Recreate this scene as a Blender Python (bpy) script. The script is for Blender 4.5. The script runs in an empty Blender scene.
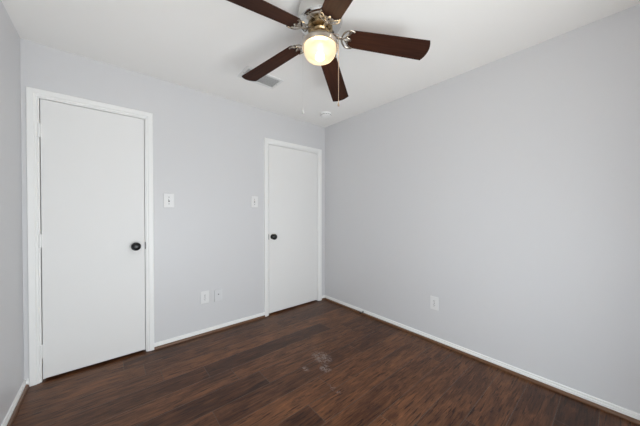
import bpy, bmesh, math
from mathutils import Vector, Matrix
C = bpy.context.scene.collection
S = bpy.context.scene
PI = math.pi
R = math.radians

# ------------------------------------------------------------ camera, world, light, exposure
AZ = 49.76                      # bearing of the view, degrees from +X
CAM = Vector((-2.362, -2.681, 1.2264))
cd = bpy.data.cameras.new('camera'); cam = bpy.data.objects.new('camera', cd); C.objects.link(cam)
cam.location = CAM; cam.rotation_euler = (PI/2-R(.55), 0, R(AZ-90))
cd.sensor_fit = 'HORIZONTAL'; cd.sensor_width = 36; cd.lens = 250.5/640*36
cd.shift_y = 2.4/640
cd.clip_start = 0.02; cd.clip_end = 60
S.camera = cam

W = bpy.data.worlds.new('sky'); S.world = W; W.use_nodes = True
W.node_tree.nodes['Background'].inputs[0].default_value = (0.72, 0.86, 1.0, 1)
W.node_tree.nodes['Background'].inputs[1].default_value = 1.2

# added fill lights, shining in through an unseen window behind the camera
XL, YF, H = -2.820, -3.13, 2.44        # left wall, front wall, ceiling
WX0, WX1, WZ0, WZ1 = -2.68, -0.92, 0.04, 2.05   # unseen glazed opening, placed and sized to pass the fill lights
def area(name, energy, col, loc, rot, sx, sy):
    l = bpy.data.lights.new(name, 'AREA'); l.shape = 'RECTANGLE'; l.size = sx; l.size_y = sy; l.energy = energy; l.color = col
    o = bpy.data.objects.new(name, l); C.objects.link(o); o.location = loc; o.rotation_euler = rot
    return o
# added fills: one low and level, one tilted up to brighten the ceiling
area('low_fill_light', 50, (0.915, 0.975, 1.0), (-1.80, YF-0.13, 0.53), (R(90), 0, 0), 1.7, 0.92)
area('upward_fill_light', 24, (1.0, 0.94, 0.84), (-1.80, YF-0.36, 1.20), (R(90+52), 0, 0), 1.7, 0.8)

S.view_settings.view_transform = 'Standard'; S.view_settings.look = 'None'
S.view_settings.gamma = 1; S.view_settings.use_curve_mapping = False
S.view_settings.exposure = 0.0
try:
    S.cycles.max_bounces = 16; S.cycles.diffuse_bounces = 12; S.cycles.sample_clamp_indirect = 20
except Exception:
    pass

# ------------------------------------------------------------ materials
def srgb(r, g, b):
    f = lambda c: (c/12.92 if c <= .04045 else ((c+.055)/1.055)**2.4)
    return (f(r/255), f(g/255), f(b/255), 1)

def mat(name, col, rough=.5, metal=0., coat=0., spec=.5, bump=None):
    m = bpy.data.materials.new(name); m.use_nodes = True
    nt = m.node_tree; b = nt.nodes['Principled BSDF']
    b.inputs['Base Color'].default_value = col
    b.inputs['Roughness'].default_value = rough
    b.inputs['Metallic'].default_value = metal
    b.inputs['Coat Weight'].default_value = coat
    b.inputs['Specular IOR Level'].default_value = spec
    if bump:
        sc, st = bump
        tc = nt.nodes.new('ShaderNodeTexCoord'); n = nt.nodes.new('ShaderNodeTexNoise')
        n.inputs['Scale'].default_value = sc; n.inputs['Detail'].default_value = 3
        nt.links.new(tc.outputs['Object'], n.inputs['Vector'])
        bp = nt.nodes.new('ShaderNodeBump'); bp.inputs['Strength'].default_value = st
        bp.inputs['Distance'].default_value = .002
        nt.links.new(n.outputs['Fac'], bp.inputs['Height'])
        nt.links.new(bp.outputs['Normal'], b.inputs['Normal'])
    return m

M_wall = mat('wall_paint', (.655, .655, .668, 1), .42, spec=.35, bump=(90, .06))
M_ceil = mat('ceiling_paint', (.91, .90, .88, 1), .9, spec=.2, bump=(60, .1))
M_white = mat('trim_paint', (.86, .86, .85, 1), .4)
M_door = mat('door_paint', (.80, .797, .79, 1), .5, spec=.3, bump=(25, .03))
M_plate = mat('plate_plastic', (.77, .77, .77, 1), .35)
M_grey = mat('painted_plate', (.68, .685, .70, 1), .4)
M_bright = mat('white_plastic', (.92, .92, .91, 1), .4)
M_slot = mat('slot_dark', (.05, .05, .05, 1), .6)
M_screw = mat('screw_metal', (.22, .22, .23, 1), .4, metal=.6)
M_black = mat('black_knob', (.008, .008, .009, 1), .28, metal=.2)
M_chrome = mat('polished_chrome', (.64, .63, .61, 1), .07, metal=1)
M_nickel = mat('brushed_nickel', (.70, .62, .55, 1), .3, metal=1)
M_brass = mat('antique_brass', (.40, .29, .16, 1), .24, metal=1)
M_iron = mat('bracket_pewter', (.46, .41, .345, 1), .27, metal=1)
M_dark = mat('dark_flywheel', (.05, .04, .035, 1), .5)
M_chain = mat('chain_brass', (.58, .44, .33, 1), .45, metal=.7)
M_chainw = mat('chain_white', (.55, .54, .52, 1), .4)
M_vent = mat('vent_enamel', (.78, .78, .77, 1), .4)
M_vdark = mat('duct_inside', (.5, .5, .5, 1), .8)
M_shoe = mat('shoe_wood', (.14, .066, .032, 1), .4)
M_void = mat('dark_backing', (.10, .08, .07, 1), .8)  # dark colour for the added light-blocking shell behind the doors

def nodes(m):
    return m.node_tree, m.node_tree.nodes, m.node_tree.links

def blade_material():
    m = mat('blade_walnut', (.05, .02, .014, 1), .65, spec=.1); nt, N, L = nodes(m); b = N['Principled BSDF']
    tc = N.new('ShaderNodeTexCoord'); mp = N.new('ShaderNodeMapping'); mp.inputs['Scale'].default_value = (3, 60, 10)
    n = N.new('ShaderNodeTexNoise'); n.inputs['Scale'].default_value = 1.5; n.inputs['Detail'].default_value = 5
    r = N.new('ShaderNodeValToRGB')
    r.color_ramp.elements[0].position = .3; r.color_ramp.elements[0].color = (.028, .0105, .0065, 1)
    r.color_ramp.elements[1].position = .75; r.color_ramp.elements[1].color = (.050, .019, .011, 1)
    L.new(tc.outputs['Object'], mp.inputs[0]); L.new(mp.outputs[0], n.inputs['Vector'])
    L.new(n.outputs['Fac'], r.inputs[0]); L.new(r.outputs[0], b.inputs['Base Color'])
    return m
M_blade = blade_material()

def globe_material():
    # frosted glass with a warm glow of its own; the bulb inside shows through as a soft bright core
    m = bpy.data.materials.new('lit_frosted_glass'); m.use_nodes = True; nt, N, L = nodes(m)
    N.remove(N['Principled BSDF']); o = N['Material Output']
    r = N.new('ShaderNodeBsdfRefraction'); r.inputs['Color'].default_value = (1, .93, .80, 1)
    r.inputs['Roughness'].default_value = .55; r.inputs['IOR'].default_value = 1.35
    e = N.new('ShaderNodeEmission'); e.inputs['Color'].default_value = (1, .85, .60, 1); e.inputs['Strength'].default_value = .55
    a = N.new('ShaderNodeAddShader'); L.new(r.outputs[0], a.inputs[0]); L.new(e.outputs[0], a.inputs[1]); L.new(a.outputs[0], o.inputs[0])
    return m
def bulb_material():
    m = mat('lit_bulb', (1, .95, .85, 1), .4); b = m.node_tree.nodes['Principled BSDF']
    b.inputs['Emission Color'].default_value = (1, .86, .62, 1); b.inputs['Emission Strength'].default_value = 85
    return m
M_bulb = bulb_material()
M_globe = globe_material()

def glass_material():
    m = bpy.data.materials.new('window_glass'); m.use_nodes = True; nt, N, L = nodes(m)
    N.remove(N['Principled BSDF']); o = N['Material Output']
    t = N.new('ShaderNodeBsdfTransparent'); g = N.new('ShaderNodeBsdfGlossy'); g.inputs['Roughness'].default_value = .02
    x = N.new('ShaderNodeMixShader'); x.inputs[0].default_value = .08
    L.new(t.outputs[0], x.inputs[1]); L.new(g.outputs[0], x.inputs[2]); L.new(x.outputs[0], o.inputs[0])
    return m
M_glass = glass_material()

def floor_material():
    m = mat('hand_scraped_planks', (.08, .04, .025, 1), .33, spec=.27); nt, N, L = nodes(m); b = N['Principled BSDF']
    def math_(op, a, c=None, d=None):
        n = N.new('ShaderNodeMath'); n.operation = op
        for i, v in enumerate((a, c, d)):
            if v is None: continue
            if isinstance(v, (int, float)): n.inputs[i].default_value = v
            else: L.new(v, n.inputs[i])
        return n.outputs[0]
    tc = N.new('ShaderNodeTexCoord'); sp = N.new('ShaderNodeSeparateXYZ'); L.new(tc.outputs['Object'], sp.inputs[0])
    X, Y = sp.outputs['X'], sp.outputs['Y']
    PW, PL = .172, 1.22
    rowf = math_('DIVIDE', math_('MULTIPLY', math_('ADD', Y, .56), -1), PW)
    row = math_('FLOOR', rowf); rf = math_('FRACT', rowf)
    wn = N.new('ShaderNodeTexWhiteNoise'); wn.noise_dimensions = '1D'; L.new(row, wn.inputs['W'])
    odd = math_('GREATER_THAN', math_('ABSOLUTE', math_('SUBTRACT', row, 1)), 1.5)
    off = math_('MULTIPLY_ADD', row, -.155, math_('MULTIPLY', math_('MULTIPLY', wn.outputs['Value'], .7), odd))
    colf = math_('DIVIDE', math_('ADD', math_('ADD', X, 1.786), off), PL)
    col = math_('FLOOR', colf); cf = math_('FRACT', colf)
    cb = N.new('ShaderNodeCombineXYZ'); L.new(row, cb.inputs[0]); L.new(col, cb.inputs[1])
    pid = N.new('ShaderNodeTexWhiteNoise'); pid.noise_dimensions = '3D'; cb.inputs[2].default_value = 7.0; L.new(cb.outputs[0], pid.inputs['Vector'])
    P = pid.outputs['Value']
    # grain, stretched along the plank and shifted from plank to plank
    gv = N.new('ShaderNodeCombineXYZ')
    L.new(math_('MULTIPLY_ADD', P, 37, math_('MULTIPLY', X, 1.9)), gv.inputs[0])
    L.new(math_('MULTIPLY', Y, 26), gv.inputs[1]); L.new(math_('MULTIPLY', P, 11), gv.inputs[2])
    def noise(vec, scale, detail, rough, dist=0):
        n = N.new('ShaderNodeTexNoise'); n.inputs['Scale'].default_value = scale; n.inputs['Detail'].default_value = detail
        n.inputs['Roughness'].default_value = rough; n.inputs['Distortion'].default_value = dist
        L.new(vec, n.inputs['Vector']); return n.outputs['Fac']
    g1 = noise(gv.outputs[0], 1.7, 7, .66, .35)
    g2 = noise(gv.outputs[0], 5.0, 5, .62, .2)
    gl = N.new('ShaderNodeCombineXYZ')
    L.new(math_('MULTIPLY_ADD', P, 19, math_('MULTIPLY', X, 3.2)), gl.inputs[0]); L.new(math_('MULTIPLY', Y, 11), gl.inputs[1])
    g3 = noise(gl.outputs[0], 1.3, 4, .6, 1.0)
    # dark open-grain streaks, a few centimetres long
    gs = N.new('ShaderNodeCombineXYZ')
    L.new(math_('MULTIPLY_ADD', P, 53, math_('MULTIPLY', X, 5.0)), gs.inputs[0]); L.new(math_('MULTIPLY', Y, 62), gs.inputs[1])
    g4 = noise(gs.outputs[0], 1.5, 4, .6, .35)
    streak = N.new('ShaderNodeMapRange'); streak.interpolation_type = 'SMOOTHSTEP'
    L.new(g4, streak.inputs['Value']); streak.inputs['From Min'].default_value = .56; streak.inputs['From Max'].default_value = .64
    tone = math_('ADD', math_('MULTIPLY_ADD', P, .24, -.045), math_('ADD', math_('MULTIPLY', g1, .42), math_('ADD', math_('MULTIPLY', g2, .34), math_('MULTIPLY', g3, .54))))
    tone = math_('SUBTRACT', tone, math_('MULTIPLY', streak.outputs[0], .26))
    rp = N.new('ShaderNodeValToRGB'); e = rp.color_ramp.elements
    e[0].position = .50; e[0].color = (.023, .0072, .0026, 1)
    e[1].position = 1.0; e[1].color = (.26, .100, .034, 1)
    a = e.new(.68); a.color = (.070, .0245, .0094, 1)
    a = e.new(.82); a.color = (.140, .056, .023, 1)
    L.new(tone, rp.inputs[0])
    # seams between planks, with light catching their bevelled edges painted in as a pale tone
    ey = math_('MULTIPLY', math_('MINIMUM', rf, math_('SUBTRACT', 1, rf)), PW)
    ex = math_('MULTIPLY', math_('MINIMUM', cf, math_('SUBTRACT', 1, cf)), PL)
    seam = math_('LESS_THAN', math_('MINIMUM', ex, ey), .0018)
    mx = N.new('ShaderNodeMix'); mx.data_type = 'RGBA'; L.new(math_('MULTIPLY', seam, .8), mx.inputs[0])
    L.new(rp.outputs[0], mx.inputs[6]); mx.inputs[7].default_value = (.085, .060, .045, 1)
    # pale scuff where something was dragged
    sv = N.new('ShaderNodeCombineXYZ')
    L.new(math_('MULTIPLY', math_('ADD', X, math_('MULTIPLY', Y, .3)), 30), sv.inputs[0]); L.new(math_('MULTIPLY', Y, 22), sv.inputs[1])
    sn = noise(sv.outputs[0], 1.0, 4, .6, 1.0)
    def blob(x, y, rx, ry):
        dx = math_('DIVIDE', math_('SUBTRACT', X, x), rx); dy = math_('DIVIDE', math_('SUBTRACT', Y, y), ry)
        return math_('MAXIMUM', math_('SUBTRACT', 1, math_('SQRT', math_('ADD', math_('MULTIPLY', dx, dx), math_('MULTIPLY', dy, dy)))), 0)
    bl = math_('MAXIMUM', blob(-.985, -1.075, .085, .115), math_('MAXIMUM', blob(-1.165, -1.42, .022, .07), math_('MAXIMUM', blob(-1.184, -1.114, .03, .04), blob(-1.06, -1.21, .05, .06))))
    ridge = N.new('ShaderNodeMapRange'); L.new(math_('ABSOLUTE', math_('SUBTRACT', sn, .5)), ridge.inputs['Value'])
    ridge.inputs['From Min'].default_value = .075; ridge.inputs['From Max'].default_value = .0
    sm = N.new('ShaderNodeMapRange'); L.new(math_('MULTIPLY', math_('POWER', bl, .6), ridge.outputs[0]), sm.inputs['Value'])
    sm.inputs['From Min'].default_value = .10; sm.inputs['From Max'].default_value = .55; sm.inputs['To Max'].default_value = .60
    m2 = N.new('ShaderNodeMix'); m2.data_type = 'RGBA'; L.new(sm.outputs[0], m2.inputs[0])
    L.new(mx.outputs[2], m2.inputs[6]); m2.inputs[7].default_value = (.34, .29, .26, 1)
    L.new(m2.outputs[2], b.inputs['Base Color'])
    rr = N.new('ShaderNodeMapRange'); L.new(g2, rr.inputs['Value']); rr.inputs['To Min'].default_value = .24; rr.inputs['To Max'].default_value = .44
    L.new(rr.outputs[0], b.inputs['Roughness'])
    bp = N.new('ShaderNodeBump'); bp.inputs['Strength'].default_value = .35; bp.inputs['Distance'].default_value = .004
    L.new(math_('SUBTRACT', math_('ADD', math_('MULTIPLY', g1, .6), math_('MULTIPLY', g2, .4)), seam), bp.inputs['Height'])
    L.new(bp.outputs['Normal'], b.inputs['Normal'])
    return m
M_floor = floor_material()

# ------------------------------------------------------------ mesh helpers
def box(bm, x0, x1, y0, y1, z0, z1, mtx=None):
    v = [bm.verts.new((x, y, z)) for z in (z0, z1) for y in (y0, y1) for x in (x0, x1)]
    for f in ((0, 2, 3, 1), (4, 5, 7, 6), (0, 1, 5, 4), (2, 6, 7, 3), (0, 4, 6, 2), (1, 3, 7, 5)):
        bm.faces.new([v[i] for i in f])
    if mtx: bmesh.ops.transform(bm, matrix=mtx, verts=v)
    return v

def lathe(bm, prof, seg=40, mtx=None):
    """prof: (radius, z) from one end to the other; revolved about Z"""
    rings = []; allv = []
    for r, z in prof:
        if r < 1e-6: rings.append([bm.verts.new((0, 0, z))])
        else: rings.append([bm.verts.new((r*math.cos(2*PI*i/seg), r*math.sin(2*PI*i/seg), z)) for i in range(seg)])
        allv += rings[-1]
    for a, b in zip(rings, rings[1:]):
        for i in range(seg):
            j = (i+1) % seg
            if len(a) == 1 and len(b) == 1: continue
            if len(a) == 1: bm.faces.new((a[0], b[i], b[j]))
            elif len(b) == 1: bm.faces.new((a[i], b[0], a[j]))
            else: bm.faces.new((a[i], b[i], b[j], a[j]))
    if len(rings[0]) > 1: bm.faces.new(rings[0])
    if len(rings[-1]) > 1: bm.faces.new(rings[-1])
    if mtx: bmesh.ops.transform(bm, matrix=mtx, verts=allv)
    return allv

def tube(bm, pts, rw, rh=None, seg=8, up=Vector((0, 0, 1)), taper=None):
    """sweep an ellipse rw (sideways) x rh (along up) along pts"""
    rh = rh or rw; pts = [Vector(p) for p in pts]; rings = []
    for i, p in enumerate(pts):
        t = (pts[min(i+1, len(pts)-1)] - pts[max(i-1, 0)]).normalized()
        s = t.cross(up)
        if s.length < 1e-4: s = t.cross(Vector((1, 0, 0)))
        s.normalize(); u = s.cross(t).normalized()
        k = taper[i] if taper else 1
        rings.append([bm.verts.new(p + s*(rw*k*math.cos(2*PI*j/seg)) + u*(rh*k*math.sin(2*PI*j/seg))) for j in range(seg)])
    for a, b in zip(rings, rings[1:]):
        for j in range(seg):
            bm.faces.new((a[j], a[(j+1) % seg], b[(j+1) % seg], b[j]))
    bm.faces.new(rings[0]); bm.faces.new(rings[-1])

def smooth_path(pts, n=6):
    """Catmull-Rom through pts"""
    P = [Vector(p) for p in pts]; out = []
    for i in range(len(P)-1):
        a, b, c, d = P[max(i-1, 0)], P[i], P[i+1], P[min(i+2, len(P)-1)]
        for k in range(n):
            t = k/n
            out.append(.5*((2*b)+(c-a)*t+(2*a-5*b+4*c-d)*t*t+(3*b-a-3*c+d)*t**3))
    return out+[P[-1]]

def prism(bm, outline, z0, z1):
    a = [bm.verts.new((x, y, z0)) for x, y in outline]; b = [bm.verts.new((x, y, z1)) for x, y in outline]
    n = len(a); bm.faces.new(a[::-1]); bm.faces.new(b)
    for i in range(n): bm.faces.new((a[i], a[(i+1) % n], b[(i+1) % n], b[i]))

def obj(name, bm, m, parent=None, bevel=0, smooth=None, loc=None, rot=None, seg=2):
    bmesh.ops.recalc_face_normals(bm, faces=bm.faces)
    me = bpy.data.meshes.new(name); bm.to_mesh(me); bm.free(); me.materials.append(m)
    o = bpy.data.objects.new(name, me); C.objects.link(o)
    if parent: o.parent = parent
    if loc: o.location = loc
    if rot: o.rotation_euler = rot
    if bevel:
        md = o.modifiers.new('bevel', 'BEVEL'); md.width = bevel; md.segments = seg; md.limit_method = 'ANGLE'; md.angle_limit = R(40)
    if smooth:
        for p in me.polygons: p.use_smooth = True
        me.set_sharp_from_angle(angle=R(smooth))
    return o

def tag(o, label=None, cat=None, group=None, kind=None):
    for k, v in (('label', label), ('category', cat), ('group', group), ('kind', kind)):
        if v: o[k] = v
    return o

def empty(name, loc, label, cat, group=None):
    o = bpy.data.objects.new(name, None); C.objects.link(o); o.location = loc; o.empty_display_size = .1
    return tag(o, label, cat, group)

def copy_of(o, parent):
    c = o.copy(); C.objects.link(c); c.parent = parent
    return c

B = bmesh.new

# ------------------------------------------------------------ room shell
T = .12
D1 = (-2.795, -2.052, 2.112)     # outer casing of the door by the left wall: left, right, top
D2 = (-0.958, -0.072, 2.112)     # outer casing of the door by the right wall
OP = .055                        # casing edge to wall opening

bm = B(); box(bm, XL-T, T, YF-T, 1.1, -.1, 0)
tag(obj('floor', bm, M_floor), 'dark brown hand-scraped wood plank floor', 'floor', kind='structure')
bm = B(); box(bm, XL-T, T, YF-T, T, H, H+.1)
tag(obj('ceiling', bm, M_ceil), 'off-white flat painted ceiling', 'ceiling', kind='structure')
bm = B()
for x0, x1, z0 in ((XL, D1[0]+OP, 0), (D1[0]+OP, D1[1]-OP, D1[2]-OP), (D1[1]-OP, D2[0]+OP, 0), (D2[0]+OP, D2[1]-OP, D2[2]-OP), (D2[1]-OP, 0, 0)):
    box(bm, x0, x1, 0, T, z0, H)
tag(obj('wall_back', bm, M_wall), 'pale lavender-grey painted wall with the two white doors', 'wall', kind='structure')
bm = B(); box(bm, 0, T, YF-T, T, 0, H)
tag(obj('wall_right', bm, M_wall), 'plain pale grey wall with one outlet near the floor', 'wall', kind='structure')
bm = B(); box(bm, XL-T, XL, YF-T, T, 0, H)
tag(obj('wall_left', bm, M_wall), 'narrow sliver of pale grey wall at the edge of the view', 'wall', kind='structure')
bm = B()
box(bm, XL, WX0, YF-T, YF, 0, H); box(bm, WX1, 0, YF-T, YF, 0, H)
box(bm, WX0, WX1, YF-T, YF, 0, WZ0); box(bm, WX0, WX1, YF-T, YF, WZ1, H)
tag(obj('wall_front', bm, M_wall), 'grey wall behind the viewer, holding the window', 'wall', kind='structure')
# dark shell added behind the two closed doors to stop outside light leaking in
bm = B()
box(bm, XL-T, T, 1.0, 1.1, 0, H); box(bm, XL-T, T, T, 1.0, H, H+.1)
box(bm, XL-T, XL, T, 1.0, 0, H); box(bm, 0, T, T, 1.0, 0, H)
tag(obj('wall_light_block', bm, M_void), 'added dark shell behind the closed doors, blocking outside light', 'wall', kind='structure')

# window added behind the camera for the fill lights: frame, mullion and panes
bm = B(); fw = .05
box(bm, WX0, WX0+fw, YF-T, YF-.03, WZ0, WZ1); box(bm, WX1-fw, WX1, YF-T, YF-.03, WZ0, WZ1)
box(bm, WX0+fw, WX1-fw, YF-T, YF-.03, WZ0, WZ0+fw); box(bm, WX0+fw, WX1-fw, YF-T, YF-.03, WZ1-fw, WZ1)
xm = (WX0+WX1)/2
box(bm, xm-.025, xm+.025, YF-T, YF-.04, WZ0+fw, WZ1-fw)
win = tag(obj('added_window_1', bm, M_white), 'tall white framed sliding window with two panes, added behind the viewer to admit the fill light', 'window', kind='structure')
for a, b in ((WX0+fw, xm-.025), (xm+.025, WX1-fw)):
    bm = B(); box(bm, a, b, YF-.09, YF-.085, WZ0+fw, WZ1-fw); obj('pane', bm, M_glass, win)
bm = B(); box(bm, WX0-.04, WX1+.04, YF, YF+.03, WZ1, WZ1+.05); obj('window_head', bm, M_white, win, bevel=.004)

# ------------------------------------------------------------ door frames, doors
def u_frame(bm, x0, x1, zt, prof):
    """prof: closed list of (inset, y), run up one side, across the head and down the other with mitred corners"""
    runs = []
    for d, y in prof:
        runs.append([bm.verts.new(p) for p in ((x0+d, y, 0), (x0+d, y, zt-d), (x1-d, y, zt-d), (x1-d, y, 0))])
    n = len(runs)
    for i in range(n):
        a, b = runs[i], runs[(i+1) % n]
        for k in range(3): bm.faces.new((a[k], a[k+1], b[k+1], b[k]))
    bm.faces.new([r[0] for r in runs]); bm.faces.new([r[3] for r in runs])

def door(n, D, hinge_left, wall_word, where):
    x0, x1, zt = D
    bm = B()
    u_frame(bm, x0, x1, zt, [(0, 0), (0, -.013), (.003, -.016), (.034, -.015), (.040, -.010), (.048, -.010), (.052, -.007), (.052, 0)])
    tr = tag(obj('trim_%d' % n, bm, M_white), 'white moulded casing around the closed door ' + where, 'door trim', kind='structure')
    bm = B()
    u_frame(bm, x0, x1, zt, [(.0521, -.002), (.0601, -.002), (.0601, .040), (.073, .040), (.073, T), (.0551, T), (.0551, .001), (.0521, .001)])
    obj('door_jamb', bm, M_white, tr)
    # leaf
    a, b = x0+.0650, x1-.0650
    bm = B(); box(bm, a, b, 0, .036, .020, zt-.0645)
    dr = tag(obj('door_%d' % n, bm, M_door, bevel=.0015), 'flush white door with a round black knob, ' + where, 'door', kind='structure')
    hx = a-.0055 if hinge_left else b+.0055
    for hz in (1.82, 1.025, .225):
        bm = B()
        lathe(bm, [(.0001, -.052), (.0045, -.051), (.0045, -.0475), (.0085, -.0475), (.0085, .0475), (.0045, .0475), (.0045, .051), (.0001, .052)], 16)
        s = 1 if hinge_left else -1
        for q in (-1, 1):
            box(bm, min(0, q*.013), max(0, q*.013), .0050, .0068, -.0475, .0475)
        for k in (-.0285, -.0095, .0095, .0285):
            lathe(bm, [(.0088, k-.0006), (.0088, k+.0006)], 16)
        obj('hinge', bm, M_white, dr, loc=(hx, -.0075, hz), smooth=40)
    # knob: rosette, neck and flattened ball
    kx = b-.066 if hinge_left else a+.066
    kx = {1: -2.181, 2: -.842}[n]; kz = .940
    mt = Matrix.Rotation(PI/2, 4, 'X')
    bm = B(); lathe(bm, [(.031, 0), (.031, .004), (.027, .008), (.013, .009), (.012, .022), (.0145, .026)], 40, mt)
    kn = obj('door_knob', bm, M_black, dr, loc=(kx, 0, kz), smooth=35)
    bm = B(); lathe(bm, [(.0001, .022), (.013, .0225), (.025, .0275), (.0325, .035), (.0352, .043), (.0325, .051), (.025, .057), (.012, .0605), (.0001, .061)], 40, mt)
    obj('grip', bm, M_black, kn, smooth=60)
    # latch plate on the jamb
    lx = b+.0045 if hinge_left else a-.0045
    bm = B(); box(bm, lx-.0032, lx+.0032, -.0035, -.0022, kz-.031, kz+.031)
    obj('strike_plate', bm, M_slot if n == 1 else M_screw, tr)
    return dr

door(1, D1, True, 'left', 'beside the narrow left wall')
door(2, D2, False, 'right', 'in the far corner')

# ------------------------------------------------------------ baseboards and wood shoe moulding
def run_profile(bm, p0, p1, nrm, prof):
    p0, p1, nrm = Vector(p0), Vector(p1), Vector(nrm)
    A = [bm.verts.new(p0+nrm*d+Vector((0, 0, z))) for d, z in prof]; Bv = [bm.verts.new(p1+nrm*d+Vector((0, 0, z))) for d, z in prof]
    n = len(prof)
    for i in range(n): bm.faces.new((A[i], A[(i+1) % n], Bv[(i+1) % n], Bv[i]))
    bm.faces.new(A); bm.faces.new(Bv[::-1])
BP = [(0, 0), (.012, 0), (.012, .035), (.0060, .0375), (.0055, .0405), (.0095, .043), (.009, .050), (.005, .054), (0, .054)]
SP = [(.0121, 0), (.026, 0), (.026, .008), (.0235, .015), (.018, .0195), (.0121, .0215)]
runs = [('back', (XL+.0122, 0, 0), (D1[0]-.0003, 0, 0), (0, -1, 0), 'short white baseboard between the left wall and the first door casing'),
        ('back', (D1[1]+.0003, 0, 0), (D2[0]-.0003, 0, 0), (0, -1, 0), 'white baseboard running between the two doors'),
        ('back', (D2[1]+.0003, 0, 0), (-.0122, 0, 0), (0, -1, 0), 'short white baseboard between the far door and the right wall'),
        ('right', (0, 0, 0), (0, YF, 0), (-1, 0, 0), 'long white baseboard along the plain right wall'),
        ('left', (XL, 0, 0), (XL, YF, 0), (1, 0, 0), 'white baseboard along the left wall')]
tn = 3
for side, p0, p1, nrm, lab in runs:
    bm = B(); run_profile(bm, p0, p1, nrm, BP)
    tag(obj('baseboard_'+side, bm, M_white), lab, 'baseboard', kind='structure')
    q0, q1 = Vector(p0), Vector(p1)
    if side == 'back':
        if p0[0] < XL+.1: q0.x = XL+.0262
        if p1[0] > -.1: q1.x = -.0262
        if q1.x-q0.x < .004: continue
    bm = B(); run_profile(bm, q0, q1, nrm, SP)
    tag(obj('trim_%d' % tn, bm, M_shoe), 'brown wood shoe moulding in front of the ' + lab, 'moulding', kind='structure'); tn += 1

# ------------------------------------------------------------ wall plates
def wall_matrix(side):
    """local x along the wall, local y up, local z out of the wall"""
    if side == 'back': return (PI/2, 0, 0)
    return (PI/2, 0, -PI/2)

def plate(name, loc, side, w, h, label, cat, group=None, m=None, th=.0065):
    e = empty(name, loc, label, cat, group); e.rotation_euler = wall_matrix(side)
    bm = B(); box(bm, -w/2, w/2, -h/2, h/2, 0, th)
    obj('cover_plate', bm, m or M_plate, e, bevel=.003, seg=3)
    return e
def screw(e, x, y, z):
    bm = B(); lathe(bm, [(.0042, z-.001), (.0042, z+.0006), (.003, z+.0013), (.0001, z+.0015)], 14)
    return obj('screw', bm, M_screw, e, loc=(x, y, 0), smooth=40)
def toggle(e, up=True, th=.0065):
    bm = B(); box(bm, -.0052, .0052, -.012, .012, th-.001, th+.0006); obj('toggle_slot', bm, M_slot, e)
    bm = B(); v = box(bm, -.0042, .0042, -.0055, .0055, 0, .017)
    for q in v:
        if q.co.z > .01: q.co.x *= .75; q.co.y *= .7
    obj('toggle', bm, M_plate, e, bevel=.001, loc=(0, .001, th-.001), rot=(R(-32 if up else 32), 0, 0))

s1 = plate('light_switch', (-1.931, 0, 1.3415), 'back', .084, .128, 'raised white toggle switch plate close to the casing of the door by the left wall', 'switch', 'toggle switch plates', th=.012)
toggle(s1, th=.012); screw(s1, 0, .031, .012); screw(s1, 0, -.031, .012)
s2 = plate('light_switch', (-1.079, 0, 1.353), 'back', .080, .126, 'flat white toggle switch plate close to the casing of the far corner door', 'switch', 'toggle switch plates')
toggle(s2, up=False); screw(s2, 0, .030, .0065); screw(s2, 0, -.030, .0065)

def outlet(loc, side, label):
    e = plate('wall_outlet', loc, side, .078, .124, label, 'outlet', 'duplex wall outlets')
    for s in (1, -1):
        bm = B(); pts = []
        for k in range(28):
            a = 2*PI*k/28; x = .0172*math.cos(a); y = max(-.0138, min(.0138, .0172*math.sin(a))); pts.append((x, y))
        prism(bm, pts, .006, .0082)
        r = obj('receptacle', bm, M_plate, e, loc=(0, s*.0195, 0))
        for x, w, h, y in ((-.0062, .0028, .0095, .003), (.0062, .0028, .0080, .003)):
            bm = B(); box(bm, x-w/2, x+w/2, y-h/2, y+h/2, .0078, .0086); obj('slot', bm, M_slot, r)
        bm = B(); lathe(bm, [(.0028, .0078), (.0028, .0086)], 12); obj('ground_hole', bm, M_slot, r, loc=(0, -.0078, 0))
    screw(e, 0, 0, .0065)
    return e
outlet((-1.620, 0, .3755), 'back', 'white duplex outlet low between the two doors, next to the grey cable plate')
outlet((0, -1.5735, .3710), 'right', 'white duplex outlet low on the plain right wall above the long baseboard')

cx = plate('cable_plate', (-1.489, 0, .3680), 'back', .078, .122, 'wall-coloured cable plate with one round connector, just beside a white outlet', 'cable plate', m=M_grey, th=.013)
bm = B(); lathe(bm, [(.0062, .012), (.0062, .0155), (.0045, .016), (.0045, .022), (.0001, .022)], 16)
obj('connector', bm, M_screw, cx, smooth=40, loc=(0, .013, 0))

# ------------------------------------------------------------ door stop on the baseboard
ds = empty('door_stop', (-.012, -.712, .030), 'small dark rubber-tipped door stop on the long baseboard near the far corner', 'door stop')
ds.rotation_euler = (0, -PI/2, 0)
bm = B(); lathe(bm, [(.010, 0), (.010, .003), (.006, .005), (.0001, .005)], 20); obj('base_plate', bm, M_screw, ds, smooth=40)
bm = B()
tube(bm, [(.0052*math.cos(i*.7), .0052*math.sin(i*.7), .004+i*.00045) for i in range(90)], .0009, seg=6); obj('spring', bm, M_screw, ds, smooth=60)
bm = B(); lathe(bm, [(.0001, .043), (.0075, .043), (.0085, .047), (.0085, .056), (.006, .060), (.0001, .060)], 20); obj('rubber_tip', bm, M_black, ds, smooth=40)

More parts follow.
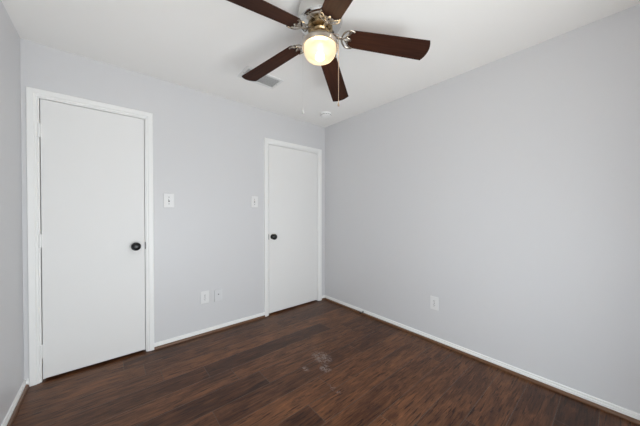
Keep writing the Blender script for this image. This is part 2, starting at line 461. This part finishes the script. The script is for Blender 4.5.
# ------------------------------------------------------------ ceiling register and smoke detector
vent = empty('ceiling_vent', (-1.304, -.607, H), 'white rectangular ceiling air register half hidden behind a fan blade', 'vent')
vent.rotation_euler = (PI, 0, 0)
VX, VY = .178, .102
bm = B()
for x0, x1, y0, y1 in ((-VX, VX, -VY, -VY+.026), (-VX, VX, VY-.026, VY), (-VX, -VX+.026, -VY+.026, VY-.026), (VX-.026, VX, -VY+.026, VY-.026)):
    box(bm, x0, x1, y0, y1, 0, .007)
obj('vent_frame', bm, M_vent, vent, bevel=.002)
bm = B(); box(bm, -VX+.026, VX-.026, -VY+.026, VY-.026, .0, .001); obj('duct_opening', bm, M_vdark, vent)
nl = 9
for k in range(nl):
    y = -VY+.026+(k+.5)*(2*VY-.052)/nl
    bm = B(); box(bm, -VX+.026, VX-.026, -.0078, .0078, -.0006, .0006)
    obj('louver', bm, M_vent, vent, loc=(0, y, .0055), rot=(R(30), 0, 0))
for sx in (-1, 1):
    bm = B(); lathe(bm, [(.004, .0065), (.004, .0078), (.0001, .0085)], 12); obj('screw', bm, M_screw, vent, loc=(sx*(VX-.019), 0, 0))

sd = empty('smoke_detector', (-.322, -.384, H), 'small round white smoke detector on the ceiling above the far corner door', 'smoke detector')
sd.rotation_euler = (PI, 0, 0)
bm = B(); lathe(bm, [(.068, 0), (.069, .010), (.066, .013), (.0001, .013)], 48); obj('mounting_base', bm, M_bright, sd, smooth=40)
bm = B(); lathe(bm, [(.060, .0132), (.061, .018), (.061, .026), (.054, .034), (.034, .0365), (.032, .034), (.0001, .034)], 48); obj('detector_cover', bm, M_bright, sd, smooth=40)
bm = B()
for k in range(20):
    a = 2*PI*k/20; box(bm, -.006, .006, -.001, .001, .0195, .0245, Matrix.Rotation(a, 4, 'Z') @ Matrix.Translation((0, .0611, 0)))
obj('vent_slots', bm, M_slot, sd)
bm = B(); lathe(bm, [(.010, .034), (.010, .0375), (.0085, .0385), (.0001, .0385)], 20); obj('test_button', bm, M_bright, sd, smooth=40)

# ------------------------------------------------------------ ceiling fan
FX, FY = -1.4015, -1.546
fan = empty('ceiling_fan', (FX, FY, H), 'flush-mount ceiling fan with five dark walnut blades and a lit bowl light', 'ceiling fan')
bm = B()
lathe(bm, [(.112, 0), (.119, -.008), (.127, -.026), (.131, -.045), (.132, -.070), (.1315, -.092), (.127, -.105), (.117, -.1135), (.100, -.117), (.0001, -.118)], 64)
obj('motor_housing', bm, M_chrome, fan, smooth=50)
bm = B(); lathe(bm, [(.070, -.1182), (.074, -.122), (.074, -.132), (.068, -.136), (.0001, -.136)], 48)
fly = obj('flywheel', bm, M_brass, fan, smooth=40)
bm = B(); lathe(bm, [(.040, -.1362), (.050, -.139), (.055, -.147), (.050, -.156), (.043, -.160), (.043, -.168), (.049, -.172), (.049, -.179), (.0001, -.1795)], 48)
obj('switch_housing', bm, M_brass, fan, smooth=40)
bm = B(); lathe(bm, [(.040, -.180), (.060, -.182), (.082, -.192), (.100, -.210), (.1065, -.226), (.107, -.242), (.1035, -.243), (.103, -.231), (.0001, -.230)], 64)
fit = obj('light_fitter', bm, M_nickel, fan, smooth=40)
for k in range(3):
    a = R(20+120*k)
    bm = B(); lathe(bm, [(.0035, 0), (.0035, .012), (.007, .012), (.007, .018), (.0001, .019)], 12, Matrix.Rotation(PI/2, 4, 'Y'))
    obj('thumbscrew', bm, M_nickel, fit, loc=(.1045*math.cos(a), .1045*math.sin(a), -.235), rot=(0, 0, a), smooth=40)
# bowl, its own origin at the rim plane
prof = [(.0001, .004), (.088, .004), (.0925, 0), (.0945, -.010), (.0945, -.024), (.092, -.038), (.0865, -.051), (.077, -.063), (.063, -.071), (.045, -.076), (.023, -.079), (.0001, -.080)]
bm = B(); lathe(bm, prof, 64)
bowl = tag(obj('light_bowl', bm, M_globe, fan, loc=(0, 0, -.2345), smooth=60), 'glowing frosted glass bowl')
bm = B(); lathe(bm, [(.0001, -.069), (.010, -.0675), (.018, -.060), (.021, -.050), (.018, -.040), (.012, -.034), (.0001, -.0335)], 32)
obj('light_bulb', bm, M_bulb, bowl, smooth=60)
bm = B(); lathe(bm, [(.012, -.0332), (.013, -.012), (.015, .0035), (.0001, .0035)], 24)
obj('lamp_socket', bm, M_plate, bowl, smooth=40)

# blades
SC = 1.05
ZB = -(H-(CAM.z+SC))
RC, WT, TAP = .6085*SC, .0642*SC, .2372
PH = -40.24+math.degrees(.0328)
dph = [.011, .003, -.007, .034, -.042]; dpi = [-.024, -.003, .027, -.007, .007]; ddr = [-.001, .0421, -.014, -.0182, -.0089]
def half(r): return WT*(1+TAP*(r/RC-1))
def blade_mesh():
    bm = B(); top = []
    r0 = .166
    root = [(r0+.012, half(r0)-.004), (r0+.003, half(r0)-.014), (r0, half(r0)-.026)]
    up = [(r, half(r)) for r in (r0+.022, .3, .45, RC-.012)]
    tip = []
    for k in range(9):
        t = k/8; y = half(RC)*(1-2*t)
        tip.append((RC-.004+.020*(1-(1-2*t)**2), y))
    low = [(r, -y) for r, y in reversed(up)]; rl = [(r, -y) for r, y in root]
    outline = root[::-1] + up + tip + low + rl
    prism(bm, outline, 0, .006)
    return bm
def bracket_mesh():
    bm = B(); up = Vector((0, 0, 1)); hw = half(.18)
    # stem from the flywheel down to the blade
    tube(bm, smooth_path([(.055, 0, .026), (.078, 0, .016), (.104, 0, -.002), (.130, 0, -.004)]), .0085, .0045, 8, up)
    # outer C that hugs the root of the blade
    c = [(.199, hw*.90, -.004), (.178, hw*1.0, -.004), (.155, hw*.90, -.004), (.138, hw*.55, -.004), (.130, 0, -.004),
         (.138, -hw*.55, -.004), (.155, -hw*.90, -.004), (.178, -hw*1.0, -.004), (.199, -hw*.90, -.004)]
    tube(bm, smooth_path(c), .0052, .003, 8, up)
    # inner scrolls
    for s in (1, -1):
        tube(bm, smooth_path([(.131, 0, -.004), (.146, s*.006, -.004), (.160, s*.020, -.004), (.170, s*.036, -.004), (.184, s*hw*.86, -.004)]), .0046, .003, 8, up)
        tube(bm, smooth_path([(.150, s*.010, -.004), (.166, s*.008, -.004), (.180, s*.002, -.004)]), .0046, .003, 8, up)
    for x, y in ((.182, 0), (.172, .036), (.172, -.036)):
        lathe(bm, [(.0001, -.0085), (.0055, -.0075), (.0065, -.005), (.0065, -.001)], 12, Matrix.Translation((x, y, 0)))
    return bm
b0 = obj('fan_blade', blade_mesh(), M_blade, fan, bevel=.0015)
k0 = obj('blade_bracket', bracket_mesh(), M_iron, fan, smooth=50)
for k in range(5):
    bl = b0 if k == 0 else copy_of(b0, fan)
    br = k0 if k == 0 else copy_of(k0, fan)
    rot = (-.2155+dpi[k], math.atan(.1248+ddr[k]), R(PH+72*k)+dph[k])
    for o in (bl, br):
        o.location = (0, 0, ZB); o.rotation_euler = rot

# pull chains: (sideways, into the picture) from the fan axis, top and bottom
def chain(lat, dep, z0, z1, m, fob, wr=.0011, br=.0020):
    F = Vector((math.cos(R(AZ)), math.sin(R(AZ)), 0)); Rt = Vector((math.sin(R(AZ)), -math.cos(R(AZ)), 0))
    p = Rt*lat + F*dep
    bm = B()
    # short arm out of the switch housing, then the hanging beads
    q = p.normalized()
    tube(bm, smooth_path([q*.046+Vector((0, 0, z0+.010)), q*.075+Vector((0, 0, z0+.012)), p+Vector((0, 0, z0+.004)), p+Vector((0, 0, z0-.012))]), .0016, seg=6)
    tube(bm, [p+Vector((0, 0, z0-.010)), p+Vector((0, 0, z1))], wr, seg=6)
    n = int((z0-z1)/.0052)
    for i in range(n):
        bmesh.ops.create_icosphere(bm, subdivisions=1, radius=br, matrix=Matrix.Translation(p+Vector((0, 0, z0-.012-i*.0052))))
    ch = obj('pull_chain', bm, m, fan, smooth=60)
    bm = B(); lathe(bm, fob, 16, Matrix.Translation(p+Vector((0, 0, z1))))
    obj('chain_pull', bm, m, ch, smooth=50)
chain(.108, -.020, -.180, -.572, M_chain, [(.0001, .004), (.003, .002), (.0042, -.004), (.0062, -.012), (.0055, -.018), (.0001, -.021)], .0014, .0024)
chain(-.100, -.010, -.180, -.606, M_chainw, [(.0001, .008), (.002, .006), (.0025, -.008), (.0068, -.020), (.0068, -.024), (.0001, -.026)], .0004, .0009)
